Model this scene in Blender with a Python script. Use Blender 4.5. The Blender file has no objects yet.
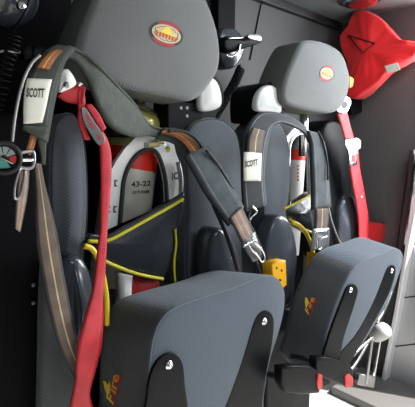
import bpy, bmesh, math, random
from math import sin, cos, radians, sqrt, pi
from mathutils import Vector, Matrix, noise
from mathutils.bvhtree import BVHTree
random.seed(4)
SC = bpy.context.scene
COL = SC.collection

# ------------------------------------------------------------------ camera
FPX = 420.0; YAW = radians(42.2); PITCH = radians(7.2); CAM = Vector((0, 0, 1.1))
cd = bpy.data.cameras.new('camera'); cam = bpy.data.objects.new('camera', cd); COL.objects.link(cam)
cd.sensor_fit = 'HORIZONTAL'; cd.sensor_width = 36; cd.lens = FPX / 415 * 36; cd.clip_start = 0.02
cam.location = CAM; cam.rotation_euler = (pi / 2 - PITCH, 0, -YAW)
SC.camera = cam

# ------------------------------------------------------------------ world, lights, exposure
w = bpy.data.worlds.new('world'); SC.world = w; w.use_nodes = True
w.node_tree.nodes['Background'].inputs[0].default_value = (0.86, 0.92, 1.0, 1)
w.node_tree.nodes['Background'].inputs[1].default_value = 0.16
def area(name, loc, target, size, energy, col):
    l = bpy.data.lights.new(name, 'AREA'); l.shape = 'RECTANGLE'; l.size, l.size_y = size; l.energy = energy; l.color = col
    o = bpy.data.objects.new(name, l); COL.objects.link(o); o.location = loc
    o.rotation_euler = (Vector(target) - Vector(loc)).to_track_quat('-Z', 'Y').to_euler(); return o
area('doorway_daylight', (2.15, 0.15, 1.35), (0.7, 0.72, 1.0), (0.9, 0.7), 30, (0.93, 0.96, 1.0))
area('front_fill', (0.6, -1.6, 1.9), (0.9, 0.8, 0.9), (1.2, 0.6), 10, (0.94, 0.97, 1.0))  # fill added in front so the door panel does not go dark
area('overhead_fill', (1.3, 0.35, 1.66), (1.25, 0.75, 1.0), (0.5, 0.3), 7, (0.85, 0.94, 1.0))  # fill added under the ceiling to brighten caps, shoulders and cushion tops
sl = bpy.data.lights.new('sun', 'SUN'); sl.energy = 9; sl.angle = radians(1.0); sl.color = (1.0, 0.97, 0.92)
sun = bpy.data.objects.new('sun', sl); COL.objects.link(sun); sun.location = (3, 0, 3)
SUN_DIR = Vector((-0.35, 0.6, -1.0))
sun.rotation_euler = SUN_DIR.to_track_quat('-Z', 'Y').to_euler()
vs = SC.view_settings; vs.view_transform = 'Standard'; vs.look = 'None'; vs.gamma = 1; vs.exposure = 0.28
vs.use_curve_mapping = False

# ------------------------------------------------------------------ geometry helpers
def ray(px, py):
    u = (px - 207.5) / FPX; v = (203.5 - py) / FPX
    f = Vector((sin(YAW) * cos(PITCH), cos(YAW) * cos(PITCH), -sin(PITCH)))
    r = Vector((cos(YAW), -sin(YAW), 0)); up = Vector((sin(YAW) * sin(PITCH), cos(YAW) * sin(PITCH), cos(PITCH)))
    return f + u * r + v * up
def on(px, py, val, ax='Y'):
    i = 'XYZ'.index(ax); d = ray(px, py); t = (val - CAM[i]) / d[i]; return CAM + d * t
def crom(p0, p1, p2, p3, t):
    return 0.5 * ((2 * p1) + (p2 - p0) * t + (2 * p0 - 5 * p1 + 4 * p2 - p3) * t * t + (3 * p1 - p0 - 3 * p2 + p3) * t ** 3)
def smooth_open(pts, n):
    pts = [Vector(p) for p in pts]
    if len(pts) < 3: return [pts[0].lerp(pts[-1], k / n) for k in range(n + 1)]
    q = [2 * pts[0] - pts[1]] + pts + [2 * pts[-1] - pts[-2]]; out = []
    for i in range(1, len(q) - 2):
        for k in range(n): out.append(crom(q[i - 1], q[i], q[i + 1], q[i + 2], k / n))
    out.append(pts[-1]); return out
def smooth_closed(pts, n):
    pts = [Vector(p) for p in pts]; m = len(pts); out = []
    for i in range(m):
        for k in range(n): out.append(crom(pts[i - 1], pts[i], pts[(i + 1) % m], pts[(i + 2) % m], k / n))
    return out
def resample(pts, n):
    m = len(pts); L = [0]
    for i in range(m): L.append(L[-1] + (pts[(i + 1) % m] - pts[i]).length)
    out = []; j = 0
    for k in range(n):
        s = L[-1] * k / n
        while L[j + 1] < s: j += 1
        out.append(pts[j].lerp(pts[(j + 1) % m], (s - L[j]) / max(1e-9, L[j + 1] - L[j])))
    return out

ORIG = {}; BVH = {}
def link(name, verts, faces, mat, parent=None, uvs=None, flat=False, mats=None, midx=None, kind=None):
    vs_ = [Vector(v) for v in verts]
    lo = Vector([min(v[i] for v in vs_) for i in range(3)]); hi = Vector([max(v[i] for v in vs_) for i in range(3)])
    c = Vector(((lo.x + hi.x) / 2, (lo.y + hi.y) / 2, lo.z if parent is None else (lo.z + hi.z) / 2))
    me = bpy.data.meshes.new(name); me.from_pydata([v - c for v in vs_], [], faces)
    bm = bmesh.new(); bm.from_mesh(me); bmesh.ops.recalc_face_normals(bm, faces=bm.faces); bm.to_mesh(me); bm.free()
    if uvs:
        ul = me.uv_layers.new(name='UVMap')
        for lp in me.loops: ul.data[lp.index].uv = uvs[lp.vertex_index]
    for p in me.polygons: p.use_smooth = not flat
    for m_ in (mats or [mat]): me.materials.append(m_)
    if midx:
        for p in me.polygons: p.material_index = midx[p.index]
    o = bpy.data.objects.new(name, me); COL.objects.link(o)
    ORIG[o] = c
    if parent: o.parent = parent; o.location = c - ORIG[parent]
    else: o.location = c
    BVH[o] = BVHTree.FromPolygons(vs_, faces)
    if kind: o['kind'] = kind
    return o
def thing(name, loc, label, cat, group=None):
    o = bpy.data.objects.new(name, None); COL.objects.link(o); o.location = loc; o.empty_display_size = .05
    ORIG[o] = Vector(loc); tag(o, label, cat, group); return o
def tag(o, label, cat, group=None):
    o['label'] = label; o['category'] = cat
    if group: o['group'] = group
    return o
def lab(o, s): o['label'] = s; return o

def pillow(name, outline, val, thick, mat, parent=None, ax='Y', rf=.012, rb=.02, dome=.006, n=72, smooth=4, wob=0, back_scale=1.0, flat=False, piping=None, slope=0):
    """cushion or plate: a front outline at its own distance, real thickness behind, rounded edges, domed face"""
    pts = [on(p[0], p[1], val, ax) for p in outline]
    if smooth: pts = resample(smooth_closed(pts, smooth), n)
    else: n = len(pts)
    ia = 'XYZ'.index(ax); A = Vector((0, 0, 0)); A[ia] = 1
    c = sum(pts, Vector()) / n
    area_ = sum(((pts[i] - c).cross(pts[(i + 1) % n] - c)).dot(A) for i in range(n)); sg = 1 if area_ > 0 else -1
    nor = [((pts[(i + 1) % n] - pts[i - 1]).normalized().cross(A) * sg) for i in range(n)]
    prof = []
    S = 4
    for k in range(S + 1):
        a = pi / 2 * (1 - k / S); prof.append((rb * (1 - cos(a)), thick - rb * (1 - sin(a)), 'b'))
    for k in range(1, S + 1):
        pass
    prof.append((0, (thick - rb) * .5 + rf * .5, 'm'))
    for k in range(S + 1):
        a = pi / 2 * k / S; prof.append((rf * (1 - cos(a)), rf * (1 - sin(a)), 'f'))
    verts = []; faces = []; rings = []
    def ring(ps): rings.append(list(range(len(verts), len(verts) + n))); verts.extend(ps)
    for ins, d, _ in prof:
        sc = 1 + (back_scale - 1) * (d / max(thick, 1e-6))
        ring([c + (pts[i] - nor[i] * ins - c) * sc + A * d - Vector((0, 0, slope * d)) for i in range(n)])
    last = [verts[i] for i in rings[-1]]
    for s in (.82, .6, .38, .16):
        ring([c + (p - c) * s - A * dome * (1 - s * s) for p in last])
    for a, b in zip(rings, rings[1:]):
        for i in range(n): faces.append((a[i], a[(i + 1) % n], b[(i + 1) % n], b[i]))
    faces.append(tuple(reversed(rings[0])))
    verts.append(c - A * dome); k = len(verts) - 1
    for i in range(n): faces.append((rings[-1][i], rings[-1][(i + 1) % n], k))
    if wob:
        for i, v in enumerate(verts):
            q = v * 14; v_ = noise.noise(q) * wob + noise.noise(q * 2.7) * wob * .5
            verts[i] = v + A * v_ + Vector((0, 0, noise.noise(q + Vector((9, 3, 1))) * wob * .4))
    o = link(name, verts, faces, mat, parent, flat=flat)
    if piping:
        pr = [pts[i] + nor[i] * .0004 + A * rf * .25 - nor[i]*rf*.3 for i in range(n)]
        t = tube_v('seam', pr + [pr[0]], .0013, piping, o, seg=6)
    return o

def tube_v(name, P, r, mat, parent=None, seg=8, caps=True, closed=False):
    P = [Vector(p) for p in P]; n = len(P); verts = []; faces = []
    T = [(P[min(i + 1, n - 1)] - P[max(i - 1, 0)]).normalized() for i in range(n)]
    N = T[0].orthogonal().normalized()
    for i in range(n):
        N = (N - T[i] * N.dot(T[i])).normalized(); B = T[i].cross(N)
        ri = r[i] if isinstance(r, (list, tuple)) else r
        for k in range(seg):
            a = 2 * pi * k / seg; verts.append(P[i] + (N * cos(a) + B * sin(a)) * ri)
    for i in range(n - 1):
        for k in range(seg):
            a = i * seg + k; b = i * seg + (k + 1) % seg
            faces.append((a, b, b + seg, a + seg))
    if caps: faces.append(tuple(range(seg))[::-1]); faces.append(tuple(range((n - 1) * seg, n * seg)))
    return link(name, verts, faces, mat, parent)
def tube(name, pp, r, mat, parent=None, sub=6, seg=8, ax='Y'):
    return tube_v(name, smooth_open([on(p[0], p[1], p[2], ax) for p in pp], sub), r, mat, parent, seg)
def coil(name, path, turns, R, r, mat, parent=None):
    C_ = smooth_open(path, 10); n = len(C_); out = []; N = None; M = turns * 12
    for k in range(M + 1):
        s = k / M * (n - 1); i = min(int(s), n - 2); p = C_[i].lerp(C_[i + 1], s - i); t = (C_[i + 1] - C_[i]).normalized()
        N = t.orthogonal().normalized() if N is None else (N - t * N.dot(t)).normalized(); B = t.cross(N)
        a = 2 * pi * turns * k / M; out.append(p + (N * cos(a) + B * sin(a)) * R)
    return tube_v(name, out, r, mat, parent, seg=6)

def strip(name, rows, mat, parent=None, thick=.003, bulge=.0, sub=6, cross=6, mats=None):
    """webbing or a padded strap: rows of left and right edge points, real thickness"""
    L = []; R = []
    for r in rows:
        lx, ly, rx, ry, yl = r[:5]; yr = r[5] if len(r) > 5 else yl
        L.append(on(lx, ly, yl)); R.append(on(rx, ry, yr))
    L = smooth_open(L, sub); R = smooth_open(R, sub); n = len(L)
    verts = []; faces = []; uv = []; ln = [0]
    for i in range(1, n): ln.append(ln[-1] + ((L[i] + R[i]) / 2 - (L[i - 1] + R[i - 1]) / 2).length)
    front = []; back = []
    for i in range(n):
        t = (((L[min(i + 1, n - 1)] + R[min(i + 1, n - 1)]) - (L[max(i - 1, 0)] + R[max(i - 1, 0)]))).normalized()
        N = (R[i] - L[i]).cross(t).normalized()
        if N.dot(CAM - L[i]) < 0: N = -N
        f = []; b = []
        for k in range(cross + 1):
            u = k / cross; p = L[i].lerp(R[i], u); bl = bulge * (1 - (2 * u - 1) ** 4)
            f.append(len(verts)); verts.append(p + N * (thick / 2 + bl)); uv.append((u, ln[i] * 10))
            b.append(len(verts)); verts.append(p - N * thick / 2); uv.append((u, ln[i] * 10))
        front.append(f); back.append(b)
    for i in range(n - 1):
        for k in range(cross):
            faces.append((front[i][k], front[i][k + 1], front[i + 1][k + 1], front[i + 1][k]))
            faces.append((back[i][k], back[i + 1][k], back[i + 1][k + 1], back[i][k + 1]))
        for k in (0, cross): faces.append((front[i][k], front[i + 1][k], back[i + 1][k], back[i][k]))
    for i in (0, n - 1):
        for k in range(cross): faces.append((front[i][k], front[i][k + 1], back[i][k + 1], back[i][k]))
    return link(name, verts, faces, mat, parent, uvs=uv)

def box(name, lo, hi, mat, parent=None, bev=.0, rot=None, flat=True, seg=2):
    bm = bmesh.new(); bmesh.ops.create_cube(bm, size=1)
    lo = Vector(lo); hi = Vector(hi); c = (lo + hi) / 2; d = hi - lo
    for v in bm.verts: v.co = Vector((v.co.x * d.x, v.co.y * d.y, v.co.z * d.z))
    if bev: bmesh.ops.bevel(bm, geom=bm.edges[:], offset=bev, segments=seg, affect='EDGES', profile=.5)
    M = (rot or Matrix.Identity(3))
    V = [M @ v.co + c for v in bm.verts]; F = [tuple(v.index for v in f.verts) for f in bm.faces]; bm.free()
    return link(name, V, F, mat, parent, flat=flat)
def lathe(name, c, axis, prof, mat, parent=None, seg=28, mats=None, mi=None):
    """prof: (radius, along-axis) pairs"""
    axis = Vector(axis).normalized(); N = axis.orthogonal().normalized(); B = axis.cross(N); c = Vector(c); V = []; F = []; MI = []
    for r, h in prof:
        for k in range(seg):
            a = 2 * pi * k / seg; V.append(c + axis * h + (N * cos(a) + B * sin(a)) * max(r, 1e-5))
    for i in range(len(prof) - 1):
        for k in range(seg):
            a = i * seg + k; b = i * seg + (k + 1) % seg; F.append((a, b, b + seg, a + seg)); MI.append(mi[i] if mi else 0)
    F.append(tuple(range(seg))[::-1]); MI.append(mi[0] if mi else 0)
    F.append(tuple(range(len(V) - seg, len(V)))); MI.append(mi[-1] if mi else 0)
    return link(name, V, F, mat, parent, mats=mats, midx=MI)
def bolt(p, nrm, r, mat, parent, name='bolt'):
    return lathe(name, p, nrm, [(r * 1.25, 0), (r * 1.25, r * .25), (r * .95, r * .3), (r * .8, r * .75), (r * .45, r * .95), (r * .4, r * .6), (0.0, r * .55)], mat, parent, seg=16)

def hit(px, py, target, off=.0008, fallback=None):
    d = ray(px, py).normalized(); loc, nrm, i, _ = BVH[target].ray_cast(CAM, d)
    if loc is None: return None
    if nrm.dot(d) > 0: nrm = -nrm
    return loc + nrm * off
def decal(name, polys, target, mat, parent, off=.0008, th=.0004):
    """flat printed or stitched pieces laid on a surface; each polygon becomes a thin raised patch"""
    V = []; F = []
    for pl in polys:
        pts = [hit(x, y, target, off) for x, y in pl]
        if any(p is None for p in pts): continue
        i = len(V); V += pts; F.append(tuple(range(i, i + len(pts))))
    if not V: print('DECAL MISSED', name); return None
    return link(name, V, F, mat, parent, flat=True)
def ell(cx, cy, a, b, rot, n=36, t0=0, t1=2 * pi):
    r = radians(rot); o = []
    for k in range(n):
        t = t0 + (t1 - t0) * k / (n - (0 if abs(t1 - t0 - 2 * pi) < 1e-6 else 1)); x = a * cos(t); y = b * sin(t)
        o.append((cx + x * cos(r) - y * sin(r), cy + x * sin(r) + y * cos(r)))
    return o
def grid_decal(name, outline_fn, target, mat, parent, off, nr=5, n=36):
    """disc shaped decal that follows a curved surface"""
    V = []; F = []
    for j in range(nr + 1):
        s = max(j / nr, .001)
        for k in range(n):
            x, y = outline_fn(s, 2 * pi * k / n); p = hit(x, y, target, off)
            V.append(p if p is not None else on(x, y, .75))
    for j in range(nr):
        for k in range(n):
            a = j * n + k; b = j * n + (k + 1) % n; F.append((a, b, b + n, a + n))
    return link(name, V, F, mat, parent, flat=False)
def text_polys(s, quad, shear=0):
    """font outlines mapped into a quad: bottom-left, bottom-right, top-right, top-left in order"""
    cu = bpy.data.curves.new('t', 'FONT'); cu.body = s; cu.size = 1; cu.resolution_u = 3; cu.shear = shear; cu.offset = .025
    ob = bpy.data.objects.new('t', cu); COL.objects.link(ob); dg = bpy.context.evaluated_depsgraph_get(); dg.update()
    me = bpy.data.meshes.new_from_object(ob.evaluated_get(dg))
    vs_ = [v.co.copy() for v in me.vertices]; fs = [tuple(p.vertices) for p in me.polygons]
    bpy.data.objects.remove(ob); bpy.data.curves.remove(cu); bpy.data.meshes.remove(me)
    x0 = min(v.x for v in vs_); x1 = max(v.x for v in vs_); y0 = min(v.y for v in vs_); y1 = max(v.y for v in vs_)
    q = [Vector(p) for p in quad]; out = []
    for f in fs:
        pl = []
        for i in f:
            u = (vs_[i].x - x0) / (x1 - x0); v = (vs_[i].y - y0) / (y1 - y0)
            p = q[0].lerp(q[1], u).lerp(q[3].lerp(q[2], u), v); pl.append((p.x, p.y))
        out.append(pl)
    return out

# ------------------------------------------------------------------ materials
def mat(name, col, rough=.6, metal=0, spec=.5, coat=0, bump=None, var=None, sheen=0):
    m = bpy.data.materials.new(name); m.use_nodes = True; nt = m.node_tree; b = nt.nodes['Principled BSDF']
    b.inputs['Base Color'].default_value = (*col, 1); b.inputs['Roughness'].default_value = rough
    b.inputs['Metallic'].default_value = metal; b.inputs['Specular IOR Level'].default_value = spec
    b.inputs['Coat Weight'].default_value = coat; b.inputs['Sheen Weight'].default_value = sheen
    tc = nt.nodes.new('ShaderNodeTexCoord')
    if var:   # var=(scale, amount)
        nz = nt.nodes.new('ShaderNodeTexNoise'); nz.inputs['Scale'].default_value = var[0]; nz.inputs['Detail'].default_value = 5
        nt.links.new(tc.outputs['Object'], nz.inputs['Vector'])
        mx = nt.nodes.new('ShaderNodeMix'); mx.data_type = 'RGBA'
        mx.inputs[6].default_value = (*[c * (1 - var[1]) for c in col], 1); mx.inputs[7].default_value = (*[min(1, c * (1 + var[1])) for c in col], 1)
        nt.links.new(nz.outputs['Fac'], mx.inputs[0]); nt.links.new(mx.outputs[2], b.inputs['Base Color'])
    if bump:  # (kind, scale, strength)
        if bump[0] == 'weave':
            w1 = nt.nodes.new('ShaderNodeTexWave'); w1.inputs['Scale'].default_value = bump[1]; w1.bands_direction = 'Z'; w1.inputs['Distortion'].default_value = 4; w1.inputs['Detail'].default_value = 1; w1.inputs['Detail Scale'].default_value = 1.2
            w2 = nt.nodes.new('ShaderNodeTexWave'); w2.inputs['Scale'].default_value = bump[1] * .8; w2.bands_direction = 'DIAGONAL'; w2.inputs['Distortion'].default_value = 2
            ad = nt.nodes.new('ShaderNodeMath'); ad.operation = 'ADD'
            for w_ in (w1, w2): nt.links.new(tc.outputs['Object'], w_.inputs['Vector'])
            nt.links.new(w1.outputs['Fac'], ad.inputs[0]); nt.links.new(w2.outputs['Fac'], ad.inputs[1]); src = ad.outputs[0]
        else:
            nz = nt.nodes.new('ShaderNodeTexNoise'); nz.inputs['Scale'].default_value = bump[1]; nz.inputs['Detail'].default_value = 4
            nt.links.new(tc.outputs['Object'], nz.inputs['Vector']); src = nz.outputs['Fac']
        bp = nt.nodes.new('ShaderNodeBump'); bp.inputs['Strength'].default_value = bump[2]; bp.inputs['Distance'].default_value = .002
        nt.links.new(src, bp.inputs['Height']); nt.links.new(bp.outputs[0], b.inputs['Normal'])
    return m
def ribbon_mat(name, stops, rough=.75, weave=True):
    """webbing: bands of colour across the width"""
    m = bpy.data.materials.new(name); m.use_nodes = True; nt = m.node_tree; b = nt.nodes['Principled BSDF']; b.inputs['Roughness'].default_value = rough
    uv = nt.nodes.new('ShaderNodeUVMap'); sp = nt.nodes.new('ShaderNodeSeparateXYZ'); cr = nt.nodes.new('ShaderNodeValToRGB'); cr.color_ramp.interpolation = 'CONSTANT'
    nt.links.new(uv.outputs[0], sp.inputs[0]); nt.links.new(sp.outputs[0], cr.inputs[0])
    e = cr.color_ramp.elements
    while len(e) < len(stops): e.new(.5)
    for el, (p, c) in zip(e, stops): el.position = p; el.color = (*c, 1)
    wv = nt.nodes.new('ShaderNodeTexWave'); wv.bands_direction = 'Y'; wv.inputs['Scale'].default_value = 12; wv.inputs['Distortion'].default_value = .5
    nt.links.new(uv.outputs[0], wv.inputs['Vector'])
    mx = nt.nodes.new('ShaderNodeMix'); mx.data_type = 'RGBA'; mx.blend_type = 'MULTIPLY'; mx.inputs[0].default_value = .35
    nt.links.new(cr.outputs[0], mx.inputs[6]); nt.links.new(wv.outputs['Color'], mx.inputs[7]); tc = nt.nodes.new('ShaderNodeTexCoord'); nz = nt.nodes.new('ShaderNodeTexNoise'); nz.inputs['Scale'].default_value = 38; nz.inputs['Detail'].default_value = 6
    nt.links.new(tc.outputs['Object'], nz.inputs['Vector']); m2 = nt.nodes.new('ShaderNodeMix'); m2.data_type = 'RGBA'; m2.blend_type = 'OVERLAY'; m2.inputs[0].default_value = .6
    nt.links.new(mx.outputs[2], m2.inputs[6]); nt.links.new(nz.outputs['Fac'], m2.inputs[7]); nt.links.new(m2.outputs[2], b.inputs['Base Color'])
    bp = nt.nodes.new('ShaderNodeBump'); bp.inputs['Strength'].default_value = .3; bp.inputs['Distance'].default_value = .001
    nt.links.new(wv.outputs['Fac'], bp.inputs['Height']); nt.links.new(bp.outputs[0], b.inputs['Normal'])
    return m
M = dict(
 head=mat('headrest_cloth', (.155, .16, .157), .85, bump=('weave', 125, .32), sheen=.2),
 head_side=mat('headrest_side_cloth', (.14, .147, .13), .85, bump=('weave', 95, .3)),
 cloth=mat('bolster_cloth', (.095, .108, .125), .85, bump=('weave', 110, .35), sheen=.2),
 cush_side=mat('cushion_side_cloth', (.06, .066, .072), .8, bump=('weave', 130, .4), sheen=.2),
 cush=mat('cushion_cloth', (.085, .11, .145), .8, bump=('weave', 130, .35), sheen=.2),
 seam=mat('seam_thread', (.03, .035, .04), .8),
 seam_l=mat('seam_light', (.18, .20, .22), .8),
 black=mat('black_metal', (.004, .004, .005), .6, spec=.1),
 gloss=mat('glossy_black_plastic', (.035, .042, .055), .25, coat=.4),
 satin=mat('satin_black_plastic', (.005, .006, .007), .45, spec=.12),
 rubber=mat('black_rubber', (.012, .012, .013), .6),
 chrome=mat('chrome', (.75, .75, .74), .18, 1),
 steel=mat('brushed_steel', (.36, .36, .36), .35, 1, var=(60, .3)),
 white=mat('white_plastic', (.72, .72, .70), .3),
 grey=mat('pale_grey_plastic', (.5, .5, .48), .4),
 red=mat('red_cloth', (.85, .008, .012), .6, var=(8, .12), bump=('n', 25, .3), sheen=.2),
 red_dark=mat('red_web', (.42, .01, .015), .55),
 redp=mat('red_plastic', (.65, .03, .03), .35),
 yellow=mat('yellow_plastic', (.80, .40, .01), .35),
 yhose=mat('yellow_hose', (.85, .62, .02), .35),
 piping=mat('yellow_piping', (.62, .56, .02), .45),
 vinyl=mat('black_vinyl', (.016, .02, .026), .24, coat=.3, bump=('n', 30, .4)),
 plate=mat('white_painted_metal', (.86, .86, .84), .35, var=(40, .12)),
 cyl=mat('cylinder_silver', (.66, .65, .56), .35, .2, var=(35, .25)),
 cyl_top=mat('cylinder_olive_gold', (.75, .64, .20), .28, .2, var=(25, .5)),
 cyl_red=mat('cylinder_red_band', (.75, .03, .015), .35),
 cyl_white=mat('cylinder_white', (.75, .76, .74), .35),
 label=mat('label_cream', (.70, .69, .60), .6, var=(50, .12)),
 ink=mat('ink_black', (.01, .01, .01), .6),
 wall=mat('wall_grey_trim', (.078, .078, .078), .65, bump=('n', 250, .3), var=(4, .15)),
 wall2=mat('end_wall_grey', (.11, .102, .10), .6, bump=('n', 250, .2), var=(3, .2)),
 ceil=mat('ceiling_grey', (.22, .24, .25), .6, bump=('n', 200, .2)),
 dark=mat('dark_panel', (.004, .004, .005), .8, spec=.1),  # on the left-hand panels, shade is put into this near-black colour
 floor=mat('floor_plate', (.5, .49, .47), .5, bump=('n', 60, .4), var=(12, .25)),
 door=mat('door_metal', (.5, .5, .51), .35, .3, var=(6, .15)),
 post=mat('door_post_metal', (.8, .8, .82), .4, .2),
 seal=mat('rubber_seal', (.03, .028, .03), .6),
 cream=mat('emblem_cream', (.62, .52, .33), .7), em_red=mat('emblem_red', (.42, .03, .04), .7), em_dark=mat('emblem_dark', (.05, .055, .05), .8),
 em_yellow=mat('emblem_yellow', (.95, .68, .06), .7), em_orange=mat('emblem_orange', (.95, .34, .03), .7), em_text=mat('emblem_text_red', (.6, .06, .02), .7),
 teal=mat('gauge_teal', (.10, .38, .33), .4), gface=mat('gauge_face', (.34, .40, .37), .5),
)
OL = (.062, .072, .060); OD = (.06, .07, .065); BR = (.33, .12, .045); YS = (.62, .50, .22)
M['pad'] = ribbon_mat('olive_strap_pad', [(0, (.04, .05, .045)), (.07, OL), (.16, (.17, .18, .16)), (.18, OL), (.82, (.17, .18, .16)), (.84, OL), (.93, (.04, .05, .045))])
M['pad_plain'] = mat('olive_strap_cloth', OL, .8, bump=('n', 90, .9), var=(30, .45))
M['pad_blue'] = ribbon_mat('slate_strap_pad', [(0, (.03, .036, .04)), (.08, (.075, .092, .102)), (.16, (.20, .23, .24)), (.19, (.075, .092, .102)), (.79, (.20, .23, .24)), (.82, (.075, .092, .102)), (.92, (.03, .036, .04))])
M['orange'] = ribbon_mat('orange_brown_webbing', [(0, (.09, .05, .03)), (.1, (.42, .13, .03)), (.45, YS), (.53, (.42, .13, .03)), (.9, (.09, .05, .03))])
M['brown'] = ribbon_mat('grey_brown_webbing', [(0, (.05, .045, .04)), (.12, (.18, .13, .10)), (.46, (.62, .52, .28)), (.53, (.18, .13, .10)), (.88, (.05, .045, .04))])
M['brown_l'] = ribbon_mat('tan_webbing', [(0, (.10, .08, .06)), (.12, (.42, .28, .22)), (.3, (.6, .5, .4)), (.36, (.42, .28, .22)), (.66, (.6, .5, .4)), (.72, (.42, .28, .22)), (.88, (.10, .08, .06))])
M['pad_dark'] = ribbon_mat('dark_strap_pad', [(0, (.03, .036, .04)), (.1, (.16, .18, .185)), (.14, (.022, .025, .028)), (.82, (.18, .21, .22)), (.87, (.05, .062, .07))])
M['redweb'] = ribbon_mat('red_belt_webbing', [(0, (.50, .012, .02)), (.1, (.68, .02, .035)), (.88, (.50, .012, .02))], .55)
M['redweb2'] = ribbon_mat('bright_red_belt_webbing', [(0, (.6, .02, .03)), (.12, (.80, .035, .05)), (.88, (.6, .02, .03))], .55)
M['sill'] = mat('added_sill_grey', (.16, .155, .15), .5, bump=('n', 80, .5))
M['gun'] = mat('dull_steel', (.22, .22, .22), .35, .9)
M['hose_metal'] = mat('banded_hose', (.38, .36, .34), .45, .5)

# ------------------------------------------------------------------ setting
YW = 1.06; XE = 1.75; ZC = 1.66; ZF = .10
def S(o): o['kind'] = 'structure'; return o
S(box('floor', (-.6, -1.0, ZF - .05), (XE + .6, YW, ZF), M['floor']))
S(box('wall_back', (-.6, YW, ZF), (XE + .1, YW + .05, ZC), M['wall']))
S(box('ceiling', (-.6, .60, ZC), (XE + .03, YW + .05, ZC + .04), M['ceil']))
S(box('ceiling', (-.6, -.3, ZC), (XE - .09, .60, ZC + .04), M['ceil']))  # near part cut back short of the door so sun reaches the far belt
S(box('wall_right', (XE, .68, ZF), (XE + .05, YW, ZC), M['wall2']))
# vertical joint and horizontal moulding on the rear wall
a = on(262, 0, YW - .003); b = on(250, 60, YW - .003)
S(tube_v('trim_1', [a + (a - b) * .3, b], .0022, M['dark'], None, seg=6))
S(box('trim_2', (-.2, YW - .022, ZC - .03), (XE, YW, ZC - .0005), M['seal'], None, bev=.004))
# unseen dark wall added to keep the left side black
S(box('shade_wall_left', (-.30, .50, ZF), (-.26, YW, ZC), M['dark'], None, bev=.004))
# dark sheet painting shade on the rear wall's left end, then door post and door
S(box('rear_wall_shade', (-.5, 1.0, ZF), (.47, YW, ZC), M['dark'], None, bev=.003))
S(pillow('trim_4', [(409, 150), (414, 150), (413, 190), (404, 245), (393, 312), (375, 407), (366, 455), (358, 455), (367, 407), (385, 312), (397, 245), (405, 190)], XE - .06, .05, M['seal'], ax='X', rf=.003, rb=.003, dome=0, smooth=0))
S(pillow('trim_5', [(415, 150), (424, 150), (420, 190), (409, 245), (398, 312), (380, 407), (372, 455), (367, 455), (375.5, 407), (393.5, 312), (404.5, 245), (413.5, 190)], XE - .075, .05, M['post'], ax='X', rf=.004, rb=.004, dome=0, smooth=0))
S(box('trim_6', (1.47, -.3, ZF), (XE - .035, .86, ZF + .035), M['sill'], None, bev=.006))  # plate added over the sunlit floor to grey down its brightness
dr = S(pillow('door_1', [(409, 248), (470, 225), (470, 460), (374, 460), (384, 395), (396, 320)], XE - .03, .04, M['door'], ax='X', rf=.003, rb=.003, dome=0, smooth=0))
for yy in (298, 345, 392):
    p = [on(380, yy + 4, XE - .032, 'X'), on(460, yy - 6, XE - .032, 'X')]
    if yy == 298: p[0] = on(400, yy, XE - .032, 'X')
    if yy == 345: p[0] = on(391, yy + 2, XE - .032, 'X')
    tube_v('panel_joint', p, .0025, M['seal'], dr)

# ------------------------------------------------------------------ near-left partition cabinet
cab = tag(box('storage_cabinet', (-.25, .735, ZF), (.268, .99, 1.16), M['dark'], None, bev=.006), 'black cabinet side left of the nearest seat, two small screws in it', 'cabinet')
for yy in (285, 303): bolt(on(33.5, yy, .734), (0, -1, 0), .0028, M['steel'], cab, 'screw')

# ------------------------------------------------------------------ seats
def bracket(outline, boltpx, parent, val=.55):
    o = pillow('bracket', outline, val - .006, .006, M['satin'], parent, rf=.001, rb=.001, dome=0, n=64, smooth=3)
    p = on(boltpx[0], boltpx[1], val - .006); bolt(p, (0, -1, 0), .0062, M['chrome'], o); return o

s1 = thing('flip_up_seat', (.54, .9, ZF), 'nearest grey and black fabric seat at left, its cushion folded up', 'seat', 'two flip-up crew seats against the rear wall')
box('pedestal', (.40, .74, ZF), (.72, 1.0, .50), M['satin'], s1, bev=.01)
box('back_shell', (.27, .995, .46), (.85, 1.045, 1.16), M['black'], s1, bev=.01)
box('support_arm', (.47, .83, 1.13), (.53, 1.03, 1.30), M['black'], s1, bev=.006)
h1 = pillow('headrest', [(101, -22), (130, -46), (170, -45), (198, -18), (212, 8), (219, 30), (222, 52), (220, 70), (212, 84), (202, 96), (190, 101), (170, 97), (120, 87), (92, 76), (80, 62), (77, 48), (83, 26), (93, 2)], .72, .125, M['head'], s1, rf=.016, rb=.03, dome=.010, n=110)
# darker side gusset wraps the headrest behind a stitched seam
def gusset(o, val, depth=.016):
    o.data.materials.append(M['head_side'])
    c = ORIG[o]
    for p in o.data.polygons:
        if (p.center + c).y > val + depth * .8: p.material_index = 1
gusset(h1, .72)
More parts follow.
